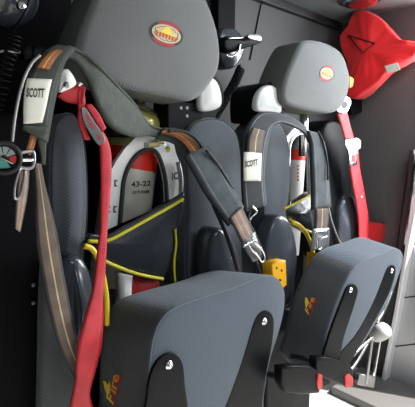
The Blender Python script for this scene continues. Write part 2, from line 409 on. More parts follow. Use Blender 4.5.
# headrest emblem
def emblem(target, cx, cy, a, b, rot, seed):
    r0 = radians(rot)
    def disc(k, dx=0, dy=0, ka=1, kb=1):
        def f(s, t):
            x = a * k * ka * s * cos(t) + dx; y = b * k * kb * s * sin(t) + dy
            return cx + x * cos(r0) - y * sin(r0), cy + x * sin(r0) + y * cos(r0)
        return f
    e = grid_decal('emblem', disc(1), target, M['em_dark'], target, .0006)
    def arc(t0, t1, k0, k1):
        pl = []
        for i in range(12):
            u0 = t0 + (t1 - t0) * i / 12; u1 = t0 + (t1 - t0) * (i + 1) / 12
            q = []
            for k, u in ((k0, u0), (k0, u1), (k1, u1), (k1, u0)):
                x = a * k * cos(radians(u)); y = b * k * sin(radians(u)); q.append((cx + x * cos(r0) - y * sin(r0), cy + x * sin(r0) + y * cos(r0)))
            pl.append(q)
        return pl
    decal('emblem_band', arc(222, 318, .72, .97), target, M['em_red'], e, .0010)
    decal('emblem_band', arc(42, 138, .72, .97), target, M['em_red'], e, .0010)
    grid_decal('emblem_field', disc(1, 0, 0, .86, .70), target, M['cream'], e, .0013)
    def T(x, y): x *= a; y *= b; return (cx + x * cos(r0) - y * sin(r0), cy + x * sin(r0) + y * cos(r0))
    dots = []; rnd = random.Random(seed)
    for k in range(40):
        t = 2 * pi * k / 40; rr = rnd.uniform(.86, 1.0); x = .74 * cos(t); y = .58 * sin(t); s = .028
        dots.append([T(x * rr - s, y * rr - s), T(x * rr + s, y * rr - s * 1.4), T(x * rr + s, y * rr + s * 1.4), T(x * rr - s, y * rr + s)])
    decal('emblem_lettering', dots, target, M['ink'], e, .0016)
    flame = [[T(-.55, .05), T(-.3, -.1), T(-.18, -.5), T(0, -.58), T(.15, -.45), T(.25, -.12), T(.6, -.1), T(.62, .12), T(0, .12)]]
    decal('emblem_flame', flame, target, M['em_yellow'], e, .0019)
    zig = []
    for k in range(7):
        x = -.6 + k * .19; zig.append([T(x, .02), T(x + .07, .02), T(x + .14, .36), T(x + .06, .36)]); zig.append([T(x + .12, .04), T(x + .17, .04), T(x + .05, .34), T(x + .0, .34)])
    decal('emblem_script', zig, target, M['em_text'], e, .0022)
emblem(h1, 166, 34, 17.5, 12.5, 20, 1)

b1 = pillow('side_bolster', [(54, 300), (52, 240), (51, 170), (54, 130), (60, 117), (70, 112), (79, 116), (85, 132), (89, 165), (90, 205), (88, 240), (84, 275), (76, 300)], .76, .13, M['cloth'], s1, rf=.014, rb=.025, dome=.012, piping=M['seam'])
b2 = pillow('side_bolster', [(192, 300), (188, 220), (186, 160), (187, 134), (194, 123), (206, 118), (220, 118), (232, 125), (240, 140), (244, 180), (243, 230), (240, 300)], .79, .13, M['cloth'], s1, rf=.014, rb=.025, dome=.012, piping=M['seam'])
pillow('hip_bolster', [(66, 262), (74, 256), (83, 258), (91, 270), (96, 292), (98, 325), (92, 350), (80, 365), (68, 355), (64, 320), (63, 285)], .68, .07, M['gloss'], s1, rf=.016, rb=.02, dome=.014)
pillow('hip_bolster', [(213, 240), (217, 230), (224, 229), (231, 240), (236, 262), (238, 300), (236, 330), (213, 330), (211, 270)], .71, .07, M['gloss'], s1, rf=.012, rb=.02, dome=.008)
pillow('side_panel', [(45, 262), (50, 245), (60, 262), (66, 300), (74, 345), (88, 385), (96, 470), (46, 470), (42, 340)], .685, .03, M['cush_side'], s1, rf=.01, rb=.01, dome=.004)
pillow('headrest_cap', [(202, 110), (200.5, 98), (203, 86), (209, 78), (216, 79), (221, 88), (223, 100), (221, 107), (212, 111)], .785, .02, M['white'], s1, rf=.008, rb=.006, dome=.006)
pillow('cap_housing', [(196, 112), (196, 86), (206, 75), (216, 76), (223, 86), (225, 104), (218, 113), (214, 122), (200, 122)], .805, .10, M['satin'], s1, rf=.006, rb=.01, dome=0)
mb = box('headrest_mount', (.60, .80, 1.14), (.71, .86, 1.215), M['black'], s1, bev=.004)
for q in ((181, 108), (187, 108), (187, 116), (203, 117)):
    p = hit(q[0], q[1], mb, .0)
    if p is not None: bolt(p, (0, -1, 0), .003, M['white'], mb)

c1 = pillow('seat_cushion', [(150, 470), (147, 430), (148, 390), (151, 352), (156, 330), (164, 316), (176, 307), (200, 298), (232, 288), (258, 277.5), (270, 275), (279, 280), (285, 293), (284, 312), (278, 336), (270, 362), (264, 400), (258, 470)], .55, .20, M['cush'], s1, rf=.007, rb=.045, dome=.006, slope=.15, n=120, smooth=5, piping=M['seam_l'])
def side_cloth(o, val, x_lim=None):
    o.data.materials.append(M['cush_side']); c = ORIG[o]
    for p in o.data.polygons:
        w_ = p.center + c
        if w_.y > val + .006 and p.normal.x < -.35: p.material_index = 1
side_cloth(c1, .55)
bracket([(145, 440), (147, 400), (150, 378), (156, 364), (163, 356), (171, 353), (178, 356), (183, 365), (185, 385), (188, 440)], (169, 365), c1)
bracket([(214, 440), (226, 405), (241, 364), (253, 327), (258, 316), (264, 311), (270, 312), (274, 321), (272, 345), (266, 375), (262, 410), (261, 440)], (264, 321.5), c1)
# stitched word on the cushion's dark side
def word(target, quad, flame, y=False):
    q = [Vector(p) for p in quad]
    d = (q[1] - q[0]); sh = Vector((4.2, 3)) * (d.length / 34)
    decal('logo_shadow', text_polys('Fire', [tuple(p + sh * .8) for p in q], .2), target, M['em_red'], target, .0006)
    lo = decal('logo', text_polys('F', [tuple(q[0]), tuple(q[0].lerp(q[1], .28)), tuple(q[3].lerp(q[2], .28)), tuple(q[3])], .2), target, M['em_yellow'], target, .0012)
    decal('logo_letters', text_polys('ire', [tuple(q[0].lerp(q[1], .34)), tuple(q[1]), tuple(q[2].lerp(q[3], .1)), tuple(q[3].lerp(q[2], .34).lerp(q[0].lerp(q[1], .34), .1))], .2), target, M['em_orange'], lo or target, .0012)
    decal('logo_flame', [flame], target, M['em_yellow'], lo or target, .0012)
word(c1, [(114, 405), (120.5, 374), (112.5, 372), (106, 399)], [(108, 396), (105, 388), (103.5, 380.5), (106, 381), (108.5, 385), (110, 381), (111, 386), (110.5, 392)])

s2 = thing('flip_up_seat', (1.14, .9, ZF), 'farther grey and black fabric seat beside the red bag, its cushion folded up', 'seat', 'two flip-up crew seats against the rear wall')
box('pedestal', (1.0, .82, ZF), (1.26, 1.0, .50), M['satin'], s2, bev=.01)
box('back_shell', (.87, .995, .46), (1.45, 1.045, 1.16), M['black'], s2, bev=.01)
h2 = pillow('headrest', [(300, 46), (306, 40), (318, 40), (333, 45), (343, 53), (349, 68), (351, 82), (348, 97), (342, 108), (333, 113), (318, 112), (298, 108), (285, 102), (284, 88), (290, 68)], .72, .11, M['head'], s2, rf=.014, rb=.02, dome=.008, n=100)
gusset(h2, .72, .014)
lathe('headrest_post', on(303, 150, .80), (0, 0, 1), [(.014, -.02), (.014, .16)], M['chrome'], s2, seg=20)
emblem(h2, 326.5, 73.5, 7.6, 8.2, 25, 2)
pillow('side_bolster', [(266, 300), (264, 220), (264, 150), (265, 130), (271, 121), (280, 122), (286, 132), (290, 152), (291, 185), (288, 215), (287, 300)], .755, .13, M['cloth'], s2, rf=.010, rb=.025, dome=.006, piping=M['seam'])
pillow('side_bolster', [(324, 260), (322, 190), (321, 140), (324, 126), (331, 120), (340, 122), (348, 134), (352, 160), (353, 200), (352, 260)], .86, .10, M['satin'], s2, rf=.014, rb=.02, dome=.008)
pillow('hip_bolster', [(266, 258), (269, 236), (275, 220), (282, 215), (290, 220), (296, 236), (298.5, 258), (296, 282), (291, 305), (272, 305)], .70, .06, M['gloss'], s2, rf=.012, rb=.02, dome=.008)
pillow('hip_bolster', [(341, 240), (340, 215), (344, 200), (351, 195), (358, 203), (361, 222), (361, 245), (350, 260)], .83, .06, M['gloss'], s2, rf=.012, rb=.02, dome=.008)
pillow('headrest_cap', [(258, 110), (257, 101), (260, 92), (266, 86), (274, 85.5), (280, 92), (282.5, 103), (281.5, 113), (270, 112)], .745, .02, M['white'], s2, rf=.008, rb=.006, dome=.006)
pillow('cap_housing', [(258, 118), (258, 96), (264, 84), (273, 82), (281, 88), (285, 104), (284, 122), (262, 122)], .765, .11, M['satin'], s2, rf=.006, rb=.01, dome=0)
c2 = pillow('seat_cushion', [(317, 378), (322, 358), (328, 330), (338, 300), (345, 284), (352, 271), (363, 261), (380, 254), (394, 248.5), (401, 251), (403, 259), (399, 275), (389, 299), (373, 328), (354, 356), (340, 374), (327, 384)], .55, .135, M['cush'], s2, rf=.006, rb=.032, dome=.006, slope=-.17, n=120, smooth=5, piping=M['seam_l'])
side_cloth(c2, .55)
bracket([(319, 385), (323, 358), (332, 328), (345, 294), (349, 286), (354, 284), (358, 289), (356, 300), (349, 322), (344, 337), (341, 352), (333, 380)], (350.5, 290), c2)
bracket([(333, 378), (340, 354), (354, 338), (371, 307), (386, 272), (390, 266), (395, 266), (395, 276), (388, 296), (372, 326), (352, 360), (340, 384)], (391.5, 271), c2)
word(c2, [(308.5, 315), (315.5, 298), (311, 296), (304.5, 311)], [(306, 309), (305, 302), (305.5, 297), (308, 299), (309, 303)])

# hinge mechanism of the farther seat
hg = thing('hinge_linkage', on(368, 395, .62), 'chrome seat hinge linkage with pale knob under the farther seat cushion', 'hinge')
kn = lathe('knob', on(383, 331, .60), ray(376, 333) * -1 + Vector((.9, 0, 0)), [(.012, -.05), (.020, -.045), (.026, -.03), (.028, -.005), (.026, .012), (.018, .02), (.0, .022)], M['grey'], hg)
tube('rod', [(397, 272, .60), (392, 290, .60), (384, 310, .60), (377, 322, .60)], .006, M['chrome'], hg)
tube('rod', [(372, 338, .60), (369, 360, .60), (366, 384, .60)], .006, M['steel'], hg)
tube('rod', [(380, 338, .61), (376, 362, .61), (372, 386, .61)], .005, M['chrome'], hg)
tube('rod', [(345, 364, .585), (358, 350, .59), (374, 336, .60)], .005, M['chrome'], hg)
tube('rod', [(338, 378, .585), (352, 368, .59), (368, 342, .60)], .006, M['steel'], hg)
pillow('foot_plate', [(360, 374), (376, 377), (374, 388), (358, 385)], .60, .02, M['steel'], hg, rf=.002, rb=.002, dome=0, smooth=0)

# ------------------------------------------------------------------ breathing packs
def cylinder(parent, X, Y, r, ztop, zband0, zband1, length, m_body, m_top, lean=0):
    ref = zband0; H = lambda z: z - ref; zt = H(ztop)
    prof = [(r, zt - length), (r, 0), (r, H(zband1)), (r, zt - r * .9)]; mi = [0, 1, 2]
    for k in range(1, 7):
        a = pi / 2 * k / 7; prof.append((r * cos(a), zt - r * .9 + r * .9 * sin(a))); mi.append(2)
    prof += [(.016, zt), (.016, zt + .018), (.012, zt + .026)]; mi += [2, 3, 3]
    return lathe('cylinder', (X, Y, ref), (sin(radians(lean)), 0, cos(radians(lean))), prof, m_body, parent, seg=48, mats=[m_body, M['cyl_red'], m_top, M['steel']], mi=mi)
p1 = thing('breathing_apparatus', (.57, .90, .60), 'air cylinder pack numbered 43-22 in the nearest seat, white frame, olive straps', 'breathing apparatus', 'air packs stowed in the seat backs')
zb = lambda px, py, Y: on(px, py, Y).z
cy1 = cylinder(p1, .548, .885, .064, zb(125, 100, .86), zb(135, 171, .82), zb(135, 149, .82), .44, M['cyl'], M['cyl_top'], 10)
# white frame plate with arched opening
def frame_plate(outer, inner, val, th, m, parent):
    o_ = [on(p[0], p[1], val) for p in outer]; i_ = [on(p[0], p[1], val) for p in inner]
    bm = bmesh.new(); vo = [bm.verts.new(p) for p in o_]; vi = [bm.verts.new(p) for p in i_]; es = []
    for L in (vo, vi):
        for k in range(len(L)): es.append(bm.edges.new((L[k], L[(k + 1) % len(L)])))
    bmesh.ops.triangle_fill(bm, use_beauty=True, edges=es)
    ex = bmesh.ops.extrude_face_region(bm, geom=bm.faces[:]); 
    for v in [g for g in ex['geom'] if isinstance(g, bmesh.types.BMVert)]: v.co.y += th
    bm.verts.index_update(); V = [v.co.copy() for v in bm.verts]; F = [tuple(v.index for v in f.verts) for f in bm.faces]; bm.free()
    return link('back_frame', V, F, m, parent, flat=True)
hole = [(119, 250), (120, 222), (122, 198), (124, 180), (129, 166), (136, 156), (143, 151), (150, 149.5), (156, 152), (160, 159), (163.5, 170), (166, 184), (167, 200), (167, 220)]
fp1 = frame_plate([(103, 262), (105, 230), (108, 185), (109, 174), (117, 160), (126, 147), (135, 138), (144, 134), (158, 134), (168, 137), (174, 144), (176, 153), (181, 166), (181, 190), (178, 208), (170, 222), (169, 262)], hole, .795, .012, M['plate'], p1)
tube('hole_trim', [(x, y, .793) for x, y in hole], .0052, M['rubber'], fp1, sub=4)
sl_ = pillow('slot', [(145, 143), (164, 139.5), (166, 145), (146, 149)], .790, .006, M['steel'], fp1, rf=.001, rb=.001, dome=0, smooth=0)
pillow('slot_opening', [(148.5, 143.6), (162, 141.2), (163, 144.4), (149, 147)], .7885, .002, M['cyl_top'], sl_, rf=.0005, rb=.0005, dome=0, smooth=0)
bolt(on(168, 149, .795), (0, -1, 0), .006, M['cyl_top'], fp1)
for q in [((108, 180), (118, 184)), ((107, 206), (117, 209)), ((106, 230), (114, 233))]:
    (x0, y0), (x1, y1) = q
    decal('frame_slot', [[(x0 + .5, y0), (x0 + 3.2, y0 + .4), (x0 + 3.2, y0 + 1.4), (x0 + 1.8, y0 + 1.4), (x0 + 1.6, y0 + 5), (x0 + 3, y0 + 5.2), (x0 + 3, y0 + 6.4), (x0 + .2, y0 + 6)],
      [(x0 + 9.5, y0), (x0 + 6.2, y0 - .2), (x0 + 6, y0 + 6.4), (x0 + 9, y0 + 6.6), (x0 + 9, y0 + 5.4), (x0 + 7.4, y0 + 5.2), (x0 + 7.6, y0 + 1.1), (x0 + 9.4, y0 + 1.3)]], fp1, M['ink'], fp1, .001)
decal('frame_lettering', text_polys('IC', [(172, 180), (178, 179), (178, 172), (172, 173)]), fp1, M['ink'], fp1, .001)
tube('side_tube', [(178, 162, .785), (181, 180, .785), (180, 205, .785)], .006, M['steel'], fp1)
decal('cylinder_number', text_polys('43-22', [(131.2, 187.5), (150.5, 185.5), (150.5, 180.5), (131.2, 181.5)]), cy1, M['ink'], cy1, .001)
decal('cylinder_date', text_polys('07/08', [(132.3, 194.5), (149, 193.2), (149, 190), (132.3, 191)]), cy1, M['ink'], cy1, .001)
# long left strap with maker label
lp = strip('shoulder_strap', [(23, 130, 47, 143, .63), (22.5, 112, 49.5, 128, .63), (23, 95, 53, 108, .63), (27, 79, 58, 85, .63), (34, 66, 63, 68, .635), (44, 54, 70, 55, .645), (55, 47, 76, 50, .66)], M['pad'], p1, .009, .001)
strip('webbing_stripe', [(36, 67, 49.5, 70, .617), (41, 59.5, 54, 62, .620), (48, 53, 59, 55.5, .627), (54, 50.2, 63, 51.0, .637)], M['orange'], p1, .002, .001)
lb = strip('maker_label', [(23.5, 124, 42, 122.5, .618), (23.5, 108, 46, 107, .616), (24.5, 92, 49, 92, .615), (27, 78.5, 52, 79.5, .616)], M['label'], p1, .002, .0015)
decal('label_lettering', text_polys('SCOTT', [(26, 97), (44, 98), (44.5, 88.5), (26.5, 88)], .1), lb, M['ink'], lb, .001)
strip('strap_edge', [(22, 129, 47, 135, .628), (23, 126, 48, 128, .617)], M['pad_plain'], p1, .004, .0)
strip('strap_tail', [(36, 128, 49, 128, .645), (37, 140, 46, 142, .645), (40, 152, 45.5, 154, .65), (41, 164, 44.5, 164, .655)], M['pad_plain'], p1, .006, .001)
strip('webbing_drop', [(29, 129, 37, 129, .635), (28.5, 138, 36.5, 139, .632), (26, 147, 33, 150, .63), (24, 152, 30, 156, .63)], M['orange'], p1, .003, .001)
# over-the-back part of the harness
strip('shoulder_strap', [(60, 57, 56, 47, .665), (74, 60, 70, 47, .665), (86, 77, 85, 54.5, .668), (94, 96, 96, 64, .67), (101, 113, 106, 74, .68), (114, 129, 119, 88, .70), (133, 137, 133, 103, .73), (150, 136, 148, 124, .77), (166, 140, 163, 129, .785)], M['pad_plain'], p1, .010, .002, cross=8)
tube('strap_binding', [(66, 46, .655), (85, 54, .658), (96, 63.5, .66), (106, 73.5, .67), (119, 87.5, .69), (133, 102.5, .72), (148, 123.5, .76), (164, 130, .775)], .0028, M['pad_plain'], p1)
strip('shoulder_strap', [(155, 139, 163, 128, .775), (172, 143, 178, 129, .765), (184, 151, 193, 135, .755), (192, 165, 205, 148, .745), (199, 183, 213, 163, .735)], M['pad_plain'], p1, .008, .004)
strip('webbing_stripe', [(160, 133.5, 163, 129.5, .757), (174, 137.5, 178, 130.5, .750), (184, 145, 190, 137, .742), (192, 157, 200, 148, .732)], M['orange'], p1, .002, .001)
tube('hose', [(168, 131, .74), (182, 131, .738), (195, 138, .732), (204, 151, .725), (211, 165, .72)], .0035, M['rubber'], p1)
sp = strip('shoulder_strap', [(184, 156, 207, 146, .715), (195, 175, 218, 162, .70), (207, 196, 229, 181, .69), (220, 214, 237, 196, .68), (228, 226, 243, 207, .675)], M['pad_blue'], p1, .010, .002)
strip('webbing', [(229, 219, 241, 207, .668), (236, 231, 247, 220, .662), (241, 242, 253, 233, .657)], M['brown_l'], p1, .004, .001)
strip('strap_end', [(240, 239, 254, 232, .660), (245, 250, 258, 243, .655), (253, 262, 262, 258, .65)], M['gun'], p1, .004, .001)
tube('hose', [(206, 150, .70), (220, 168, .69), (236, 195, .68), (246, 218, .672), (256, 236, .665), (264, 256, .66)], .003, M['rubber'], p1)
tube('hose', [(214, 205, .71), (224, 228, .70), (232, 250, .69), (238, 270, .69)], .006, M['rubber'], p1)
hk = tube('snap_hook', [(247, 242, .645), (252, 250, .645), (258, 256, .645), (262, 262, .645), (265, 258, .645), (262, 250, .645), (256, 244, .645), (252, 238, .645)], .0025, M['chrome'], p1)
tube('hook_gate', [(243, 247, .645), (250, 243, .645), (256, 240, .645)], .003, M['chrome'], hk)
# left buckle, waist strap
bk = tube('buckle', [(20, 153, .618), (32, 151, .618), (34, 160, .618), (31, 168, .618), (18, 166, .618), (20, 153, .618)], .0028, M['steel'], p1)
tube('buckle_bar', [(19, 160, .616), (33, 160, .616)], .003, M['chrome'], bk)
strip('strap_loose_end', [(19, 165, 29, 169, .625), (17, 185, 28, 188, .622), (15.5, 205, 25, 207, .62), (14.5, 228, 20, 232, .62)], M['brown_l'], p1, .004, .001)
tube('buckle_loop', [(20, 168, .617), (15, 185, .617), (14.5, 198, .617), (20, 196, .617), (24, 180, .617), (25, 170, .617)], .0022, M['steel'], p1)
strip('waist_strap', [(33, 163, 41, 164, .630), (35, 185, 45, 185, .628), (35.5, 215, 52, 212, .625), (37, 245, 58, 240, .622), (42, 275, 63, 270, .62), (49, 310, 69, 303, .62), (58, 343, 76, 335, .622), (72, 374, 84, 362, .625), (84, 392, 92, 380, .63)], M['brown'], p1, .004, .0015, sub=8)
# pressure gauge
gc = on(4, 158, .615); gd = (CAM - gc).normalized()
gz = on(4, 158, .615)
gg = lathe('pressure_gauge', gz, gd, [(.016, -.016), (.022, -.012), (.0235, -.004), (.0235, .006), (.0215, .010), (.0180, .009), (.0172, .004)], M['rubber'], p1, seg=40)
gf = lathe('gauge_face', gz + gd * .0035, gd, [(.0172, 0), (.0172, .001)], M['ink'], gg, seg=40)
gx = Vector((0, 0, 1)).cross(gd).normalized(); gy = gd.cross(gx)
def gpoly(a0, a1, r0, r1):
    return [gz + gd * .0052 + (gx * cos(radians(t)) + gy * sin(radians(t))) * r * .72 for r, ts in ((r0, (a0, (a0 + a1) / 2, a1)), (r1, (a1, (a0 + a1) / 2, a0))) for t in ts]
def rawfaces(name, pls, m, parent):
    V = []; F = []
    for pl in pls: i = len(V); V += pl; F.append(tuple(range(i, i + len(pl))))
    return link(name, V, F, m, parent, flat=True)
rawfaces('gauge_scale', [gpoly(a, a + 34, .006, .0215) for a in (20, 60, 100, 140, 180)], M['gface'], gf)
rawfaces('gauge_zone', [[p + gd * .0004 for p in gpoly(200, 300, .005, .021)]], M['teal'], gf)
rawfaces('gauge_zone', [[p + gd * .0004 for p in gpoly(330, 372, .010, .0215)]], M['redp'], gf)
tube_v('gauge_needle', [gz + gd * .007 - gx * .004, gz + gd * .007 + gx * .011 - gy * .008], .0007, M['white'], gf)
mh = smooth_open([on(x, y, .617) for x, y in [(40, 55), (32, 63), (25, 76), (20, 92), (16.5, 108), (14, 124), (12, 142)]], 14)
tube_v('metal_hose', mh, [(.0027 if i % 2 else .0017) for i in range(len(mh))], M['hose_metal'], p1)

# pouch with yellow piping
po = tag(pillow('cylinder_pouch', [(88, 242), (100, 243), (118, 236), (150, 218), (183, 199), (181, 225), (174, 250), (164, 279), (145, 276), (124, 270), (104, 261), (91, 250)], .742, .04, M['vinyl'], None, rf=.006, rb=.01, dome=.007, n=90), 'black vinyl pouch edged in yellow piping below the 43-22 cylinder', 'pouch', 'vinyl pouches around the air cylinders')
tube('piping', [(88, 241, .731), (106, 241, .731), (125, 232, .731), (150, 218, .731), (168, 208, .731), (183, 199, .731)], .0038, M['piping'], po)
tube('edge_binding', [(88, 236, .735), (106, 237, .735), (125, 228, .735), (150, 214, .735), (168, 204, .735), (183, 194, .735)], .0055, M['vinyl'], po)
tube('piping', [(90, 248, .731), (103, 260, .731), (128, 271, .731), (146, 276, .731), (163, 279, .731)], .0038, M['piping'], po)
tube('piping', [(175, 229, .737), (176, 245, .739), (174, 262, .74), (175, 282, .74)], .0028, M['piping'], po)
wb = tag(strip('white_strip', [(117, 272, 130, 275, .755), (118, 290, 129, 292, .755), (118, 305, 129, 305, .755)], M['plate'], None, .02, .006), 'short white upright strip showing beneath the pouch of the 43-22 pack', 'strip')
wb2 = tag(pillow('folded_cloth', [(128, 272), (150, 278), (161, 283), (158, 305), (128, 310)], .765, .03, M['red_dark'], None, rf=.008, rb=.008, dome=.004, wob=.003), 'dark red folded cloth under the pouch of the nearest seat', 'cloth')

# second pack
p2 = thing('breathing_apparatus', (1.18, .90, .60), 'air cylinder pack in the farther seat, white cylinder with red collar', 'breathing apparatus', 'air packs stowed in the seat backs')
cy2 = cylinder(p2, 1.235, .90, .036, zb(296, 136, .88), zb(298, 161, .84), zb(298, 150, .84), .42, M['cyl_white'], M['steel'], 4)
hole2 = [(289, 210), (289, 170), (289.5, 150), (291, 142), (295, 136.5), (300, 134), (304.5, 136.5), (308, 144), (309.5, 160), (310, 210)]
fp2 = frame_plate([(283, 214), (283, 150), (286, 138), (293, 129), (301, 126), (309, 130), (315, 142), (317, 160), (317, 214)], hole2, .80, .012, M['plate'], p2)
tube('hole_trim', [(x, y, .797) for x, y in hole2], .004, M['chrome'], fp2, sub=4)
decal('cylinder_lettering', [[(297.2, y), (298.6, y), (298.6, y + 2), (297.2, y + 2)] for y in (165, 168.5, 172, 175.5, 179)], cy2, M['redp'], cy2, .001)
strip('shoulder_strap', [(244, 212, 266, 205, .69), (242, 185, 264, 180, .69), (242, 155, 265, 160, .69), (245, 132, 268, 140, .69), (255, 116, 273, 127, .69), (268, 112, 282, 123, .69), (288, 116, 294, 127, .70), (302, 125, 304, 133, .715), (312, 137, 309, 143, .73)], M['pad_dark'], p2, .007, .001, cross=8)
strip('webbing_stripe', [(247, 152, 262, 153, .6755), (248, 138, 263, 141, .6755), (252, 127, 265, 131, .6755)], M['brown'], p2, .002, .001)
lb2 = strip('maker_label', [(244, 181, 260.5, 181, .677), (243.5, 166, 261, 166.5, .676), (244, 152, 261.5, 152, .676)], M['label'], p2, .002, .0015)
decal('label_lettering', text_polys('SCOTT', [(244.6, 167.5), (258, 165), (257.5, 158.8), (244.6, 161.5)], .1), lb2, M['ink'], lb2, .001)
strip('shoulder_strap', [(307, 131, 316, 133, .715), (310, 142, 323, 142, .71), (311, 160, 326, 158, .70), (312, 185, 328, 183, .695), (312, 210, 330, 207, .69)], M['pad_blue'], p2, .010, .001)
tube('hose', [(318, 131, .71), (323, 142, .70), (327, 160, .69), (328, 180, .685)], .003, M['rubber'], p2)
tube('hose', [(328, 205, .70), (332, 222, .70), (338, 238, .70), (343, 246, .70)], .0025, M['grey'], p2)
strip('webbing', [(315, 209, 328, 208, .685), (315, 220, 328, 219, .685), (314, 232, 327, 231, .685)], M['brown'], p2, .004, .001)
strip('strap_end', [(313, 229, 329, 228, .682), (312, 240, 329, 239, .682), (311, 250, 328, 250, .682)], M['steel'], p2, .004, .001)
hk2 = tube('snap_hook', [(315, 232, .672), (326, 231, .672), (327, 236, .672), (321, 239, .672), (322, 247, .672), (318, 249, .672), (317, 240, .672), (315, 232, .672)], .0022, M['chrome'], p2)
tube('snap_hook', [(252, 206, .68), (257, 212, .68), (251, 218, .68), (249, 226, .68)], .0025, M['chrome'], p2)
tube('gauge_hose', [(250, 205, .70), (248, 225, .70), (252, 250, .70), (262, 275, .70)], .004, M['rubber'], p2)
po2 = tag(pillow('cylinder_pouch', [(284, 210), (298, 203), (316, 192), (317, 215), (314, 234), (300, 228), (286, 217)], .755, .035, M['vinyl'], None, rf=.005, rb=.008, dome=.014, n=70), 'small black vinyl pouch with yellow piping in the farther seat', 'pouch', 'vinyl pouches around the air cylinders')
tube('piping', [(284, 209, .751), (298, 202, .751), (308, 197, .751), (316, 191, .751)], .0038, M['piping'], po2)
tube('piping', [(289, 219, .751), (300, 227, .751), (313, 233, .751)], .0032, M['piping'], po2)

# ------------------------------------------------------------------ yellow hoses and yellow clips
tag(tube('yellow_hose', [(84, 246, .69), (92, 249, .69), (99, 261, .69), (103.5, 278, .69), (106.5, 298, .69), (107, 325, .69)], .0052, M['yhose']), 'yellow hose curving down beside the red belt of the nearest seat', 'hose', 'yellow hoses in the seats')
tag(tube('yellow_hose', [(292, 222, .73), (300, 226, .73), (307, 235, .73), (312, 248, .73), (313, 262, .73), (312, 275, .73)], .0065, M['yhose']), 'yellow hose curving behind the folded cushion of the farther seat', 'hose', 'yellow hoses in the seats')
def clip_box(front, val, label, th=.036):
    t = tag(pillow('yellow_clip', front, val, th, M['yellow'], None, rf=.003, rb=.003, dome=0, smooth=0), label, 'clip', 'yellow plastic clips')
    return t
y1 = clip_box([(272, 264), (286, 260.5), (287, 285), (281, 290), (274, 287)], .665, 'yellow plastic block standing behind the top corner of the nearest folded cushion')
decal('hole', [ell(276.5, 268, 1.0, 1.3, 0, 10), ell(281.5, 270.5, 1.0, 1.3, 0, 10), ell(280, 280, 1.6, 1.2, 30, 10)], y1, M['ink'], y1, .0006)
y2 = clip_box([(315, 253), (324, 255), (324, 280), (314, 280)], .69, 'yellow plastic block under the chrome hook of the farther seat', .03)

# ------------------------------------------------------------------ seat belts
sb = thing('seat_belt', on(92, 260, .62), 'long red seat belt hanging twisted in front of the nearest seat', 'seat belt', 'red seat belts')
strip('webbing', [(95, 124, 105, 136, .665), (98, 136, 108, 142, .66), (100, 152, 111, 156, .655), (100.5, 180, 111, 180, .65), (100.5, 205, 109, 206, .645), (100, 230, 107, 231, .64), (98, 245, 106.5, 246, .635), (95.5, 270, 105, 271, .63), (92, 292, 103, 295, .62), (85, 316, 103, 322, .61), (79, 338, 101, 347, .60), (76, 360, 95, 372, .60), (75, 380, 90, 392, .605), (71, 400, 92, 404, .61), (66, 430, 96, 425, .615)], M['redweb'], sb, .003, .0015, sub=8)
pk = pillow('belt_guide', [(82, 108), (86, 108), (91, 116), (101, 131), (105, 139), (104, 146), (98, 144), (89, 131), (83, 119)], .655, .004, M['gun'], sb, rf=.001, rb=.001, dome=0)
decal('guide_slot', [[(85, 113), (88, 115), (91, 122), (87, 120)], [(89, 122), (92, 123), (95, 129), (91, 128)], [(97, 134), (100, 135), (101.5, 140), (98.5, 139)]], pk, M['red_dark'], pk, .0006)
strip('webbing', [(57, 96, 66, 87, .675), (66, 102, 74, 86, .675), (76, 104, 80, 82, .675), (82, 108, 86, 88, .67)], M['red_dark'], sb, .004, .003)
strip('webbing', [(77, 90, 84, 86, .672), (78, 105, 85, 104, .67), (78, 121, 84, 121, .668), (84, 140, 90, 140, .67)], M['redweb'], sb, .003, .001)
strip('webbing', [(85, 105, 91, 104, .666), (93, 118, 99, 114, .662), (102, 132, 106, 128, .658)], M['redweb'], sb, .003, .001)
an = pillow('anchor_cover', [(60, 92), (61, 78), (63, 70), (69, 69), (75, 77), (77, 84), (70, 89)], .668, .012, M['plate'], sb, rf=.004, rb=.004, dome=.003)
bolt(on(66.5, 85, .662), (0, -1, 0), .004, M['steel'], an)
bolt(on(80, 84, .660), (0, -1, 0), .003, M['chrome'], sb)
sb2 = thing('seat_belt', on(365, 240, .80), 'bright red seat belt with chrome tongue right of the farther headrest', 'seat belt', 'red seat belts')
strip('webbing', [(337, 113, 347, 112, .80), (341, 126, 350, 125, .80), (345, 140, 354, 139, .80)], M['redweb2'], sb2, .003, .001)
strip('webbing', [(348, 150, 358, 149, .80), (350, 170, 359.5, 168, .80), (353, 188, 363, 186, .80), (356.5, 206, 366, 204, .80), (358.5, 224, 369, 222, .80), (359, 250, 370, 250, .80)], M['redweb2'], sb2, .003, .001)
dg = pillow('belt_guide', [(339, 112), (337, 108), (340, 99), (346, 96), (351, 100), (350, 107), (346, 113)], .79, .006, M['chrome'], sb2, rf=.002, rb=.002, dome=.001)
decal('guide_slot', [ell(344.5, 105, 3, 4, 20, 16)], dg, M['ink'], dg, .0006)
tg = pillow('tongue', [(346, 145), (346, 140), (357, 138), (361, 140), (361, 148), (358, 150), (357, 165), (350, 166), (349, 151)], .792, .004, M['chrome'], sb2, rf=.001, rb=.001, dome=0, smooth=0)
decal('tongue_slot', [[(348, 141.5), (358, 140), (358.5, 143), (348.5, 144.5)], [(351.5, 155), (355, 155), (355, 162), (351.5, 162)]], tg, M['redp'], tg, .0006)
bolt(on(361.5, 197, .796), (0, -1, 0), .004, M['white'], sb2, 'stop_button')

